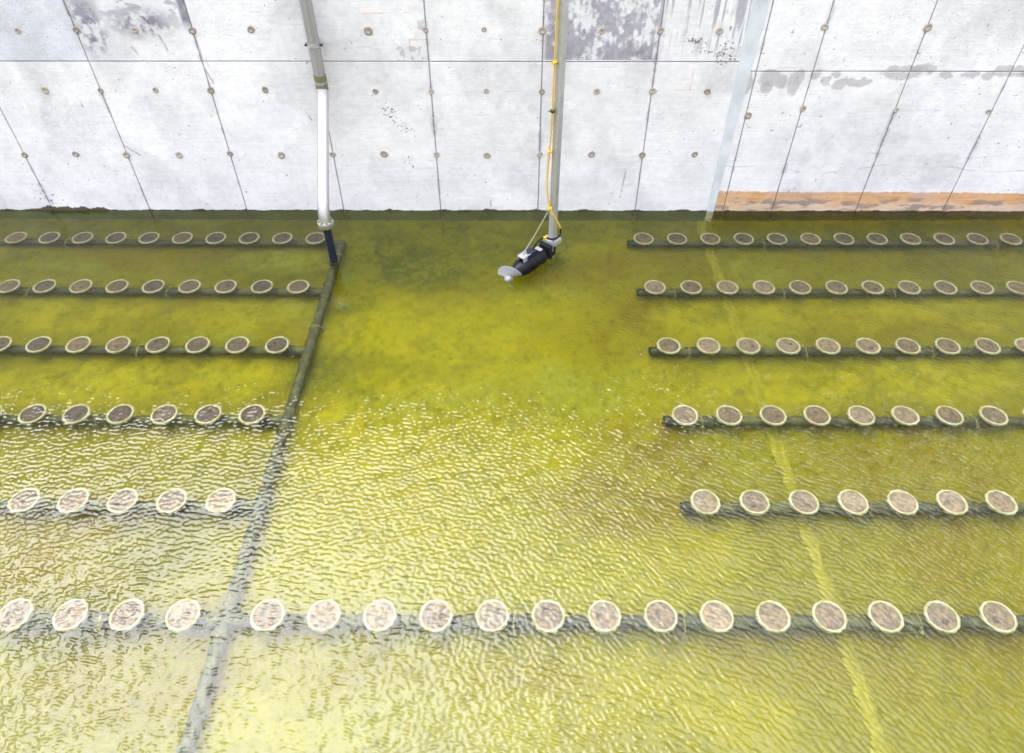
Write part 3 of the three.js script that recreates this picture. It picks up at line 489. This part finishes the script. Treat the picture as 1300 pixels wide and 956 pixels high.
{
  // local frame: +z runs along the shaft from the mast towards the propeller
  const hub = onLevel(648, 355, -0.01), t = thing('submersible_mixer', 'black submersible mixer with a grey propeller, half out of the water', 'mixer', [0, 0, 0]);
  const dir = V(hub.x - MAST.x, 0, hub.z - MAST.z), len = dir.length();
  t.position.set(MAST.x, 0.055, MAST.z); t.rotation.y = Math.atan2(dir.x, dir.z);
  const L = len;                                            // the propeller's hub
  const prof = [[0.0, L - 0.045], [0.045, L - 0.05], [0.066, L - 0.08], [0.088, L - 0.13], [0.102, L - 0.18], [0.104, L - 0.36], [0.098, L - 0.375], [0.098, L - 0.50], [0.09, L - 0.52], [0, L - 0.525]].map(([r, z]) => new THREE.Vector2(r, z));
  part('motor_housing', new THREE.LatheGeometry(prof.reverse(), 36).rotateX(Math.PI / 2), black, t);
  for (let k = 0; k < 5; k++) part('cooling_rib', new THREE.TorusGeometry(0.103, 0.006, 6, 30).translate(0, 0, L - 0.20 - 0.035 * k), black, t);
  part('cable_box', slab(0.10, 0.06, 0.17, 0.012).translate(0, 0.125, L - 0.30), navy, t);
  part('bracket', mergeGeometries([slab(0.075, 0.014, 0.10, 0.003).translate(0.0, 0.150, L - 0.21), slab(0.012, 0.06, 0.12, 0.003).translate(0.042, 0.127, L - 0.225), slab(0.012, 0.06, 0.12, 0.003).translate(-0.042, 0.127, L - 0.225)]), castGrey, t);
  const eye = part('lifting_eye', new THREE.TorusGeometry(0.024, 0.006, 8, 18).rotateY(Math.PI / 2).translate(0, 0.178, L - 0.235), castGrey, t);
  part('name_plate', slab(0.085, 0.004, 0.055, 0.001).translate(0, 0.106, L - 0.47), castGrey, t);
  part('yoke', mergeGeometries([slab(0.17, 0.17, 0.06, 0.012).translate(0, 0.02, 0.11), slab(0.03, 0.10, 0.12, 0.006).translate(0.055, 0.0, 0.07), slab(0.03, 0.10, 0.12, 0.006).translate(-0.055, 0, 0.07)]), blackMatt, t);
  const sl = part('slide_bracket', mergeGeometries([slab(0.15, 0.045, 0.03, 0.004).translate(0, 0.11, 0.062), slab(0.15, 0.045, 0.03, 0.004).translate(0, 0.11, -0.062), slab(0.03, 0.045, 0.14, 0.004).translate(0.07, 0.11, 0), slab(0.03, 0.045, 0.14, 0.004).translate(-0.07, 0.11, 0), slab(0.05, 0.09, 0.012, 0.003).translate(0.05, 0.06, 0.07)]), castGrey, t);
  for (const s of [-1, 1]) part('bolt', rod(V(s * 0.055, 0.13, 0.062), V(s * 0.055, 0.15, 0.062), 0.009, 6), castGrey, sl);
  part('lower_arm', mergeGeometries([slab(0.022, 0.012, 0.22, 0.003).translate(0.05, -0.13, -0.13), slab(0.022, 0.012, 0.22, 0.003).translate(-0.05, -0.13, -0.13), slab(0.13, 0.012, 0.03, 0.003).translate(0, -0.13, -0.24)]), slimed, t);
  // two broad blades on a hub
  const pr = part('propeller', new THREE.LatheGeometry([[0.0, 0.055], [0.02, 0.05], [0.036, 0.03], [0.04, 0], [0.038, -0.04], [0, -0.045]].map(([r, z]) => new THREE.Vector2(Math.max(r, 0), z)), 22).rotateX(Math.PI / 2), bladeMat, t);
  pr.position.set(0, -0.035, L + 0.03);
  const na = 20, nr = 9;
  for (let b = 0; b < 2; b++) {
    const pos = [], idx = [];
    for (const side of [1, -1]) for (let j = 0; j <= nr; j++) for (let i = 0; i <= na; i++) {
      const u = i / na, v = j / nr, rr = 0.03 + (0.15 * Math.pow(Math.sin(Math.PI * Math.min(0.98, Math.max(0.02, 0.05 + 0.92 * u))), 0.3)) * v, ang = (u - 0.5) * (b ? 1.5 : 2.75) * (0.75 + 0.25 * Math.sqrt(v));
      const tw = -0.13 * (u - 0.5) * (0.35 + 0.65 * v) - 0.03 * v;
      pos.push(rr * Math.sin(ang) * 1.05, (b ? 1 : 0.74) * rr * Math.cos(ang) + 0.012, tw + side * 0.004 * (1 - 0.6 * v));
    }
    const m = (na + 1) * (nr + 1);
    for (let j = 0; j < nr; j++) for (let i = 0; i < na; i++) { const a = j * (na + 1) + i, c = a + na + 1; idx.push(a, a + 1, c, c, a + 1, c + 1, m + a, m + c, m + a + 1, m + c, m + c + 1, m + a + 1); }
    const rim = [...Array(na + 1).keys()].map((i) => nr * (na + 1) + i); for (let i = 0; i < na; i++) idx.push(rim[i], rim[i + 1], m + rim[i], rim[i + 1], m + rim[i + 1], m + rim[i]);
    for (const e of [0, na]) for (let j = 0; j < nr; j++) { const a = j * (na + 1) + e, c = a + na + 1; idx.push(a, c, m + a, c, m + c, m + a); }
    const g = new THREE.BufferGeometry(); g.setAttribute('position', new THREE.Float32BufferAttribute(pos, 3)); g.setIndex(idx); g.computeVertexNormals();
    const bl = part('blade', g, bladeMat, pr); bl.rotation.z = b * Math.PI + 0.12;
  }
  t.updateMatrixWorld(true);
  const W = (x, y, z) => t.localToWorld(V(x, y, z));
  // black lead looping from the cable box back to the mast, yellow from the joint upwards
  const right = MAST.clone().add(V(0.07, 0.20, 0.055));
  const cab = thing('power_cable', 'yellow power cable tied to the left of the mast, black where it reaches the mixer', 'cable');
  part('black_lead', tube([W(0, 0.12, L - 0.36), W(0, 0.19, L - 0.41), W(0.0, 0.22, 0.17), W(0.02, 0.185, 0.10), MAST.clone().add(V(0.0, 0.235, 0.09)), MAST.clone().add(V(0.075, 0.27, 0.07)), MAST.clone().add(V(0.085, 0.36, 0.055))], 0.0105, 60, 10), blackMatt, cab);
  const up = [[0.085, 0.355, 0.055], [0.05, 0.44, 0.065], [0.0, 0.53, 0.075], [-0.05, 0.615, 0.06], [-0.072, 0.74, 0.045], [-0.088, 0.95, 0.03], [-0.082, 1.10, 0.03], [-0.074, 1.28, 0.03], [-0.066, 1.5, 0.03], [-0.064, 1.72, 0.03], [-0.062, 1.95, 0.03], [-0.06, 2.2, 0.03], [-0.056, 2.6, 0.03], [-0.05, 3.2, 0.03], [-0.05, 4.7, 0.03]].map(([x, y, z]) => MAST.clone().add(V(x, y, z)));
  part('cable', tube(up, 0.0088, 160, 10), yellow, cab);
  for (const k of [3, 7, 9, 11]) { const p = up[k], g = new THREE.TorusGeometry(0.016, 0.009, 8, 14).rotateX(Math.PI / 2).rotateZ(0.3 * (k % 3 - 1)); part('tie', mergeGeometries([g, g.clone().translate(0.004, 0.014, 0.003), rod(V(-0.014, 0.006, 0.0), V(-0.042, 0.012, 0.012), 0.005, 6)].map((q) => q.toNonIndexed())), k === 9 ? rust : yellow, cab).position.copy(p); }
  { const p = W(0.005, 0.212, 0.145); part('tie', mergeGeometries([new THREE.TorusGeometry(0.014, 0.009, 8, 14), new THREE.TorusGeometry(0.014, 0.009, 8, 14).translate(0, 0, 0.014), rod(V(0, 0, 0), V(0.02, 0.035, 0), 0.006, 6)].map((q) => q.toNonIndexed())), yellow, cab).position.copy(p); }
  // thin lifting chain from the eye to the mast and up along it
  const ch = thing('lifting_chain', 'thin steel chain from the top of the mixer up to the mast', 'chain');
  const path = new THREE.CatmullRomCurve3([W(0, 0.20, L - 0.235), W(0, 0.20, L - 0.235).lerp(MAST.clone().add(V(-0.055, 0.60, 0.055)), 0.5).add(V(0, -0.012, 0)), W(0, 0.20, L - 0.235).lerp(MAST.clone().add(V(-0.055, 0.60, 0.055)), 0.9), MAST.clone().add(V(-0.055, 0.60, 0.055)), MAST.clone().add(V(-0.082, 0.85, 0.0)), MAST.clone().add(V(-0.088, 1.1, -0.03)), MAST.clone().add(V(-0.05, 1.6, -0.06)), MAST.clone().add(V(-0.02, 2.4, -0.07)), MAST.clone().add(V(0, 4.6, -0.07))]);
  const link = new THREE.TorusGeometry(0.0072, 0.002, 5, 10).scale(1, 1.5, 1), links = [], nL = 190, q4 = new THREE.Quaternion(), upv = V(0, 1, 0), pts = path.getSpacedPoints(nL);
  for (let i = 0; i < nL; i++) { q4.setFromUnitVectors(upv, pts[i + 1].clone().sub(pts[i]).normalize()); links.push(link.clone().rotateY(i % 2 ? Math.PI / 2 : 0).applyQuaternion(q4).translate(...pts[i].toArray())); }
  part('links', mergeGeometries(links), std({ color: lin(0.42, 0.40, 0.33), metalness: 0.6, roughness: 0.5 }), ch).userData.kind = 'stuff';
}

renderer.render(scene, camera);
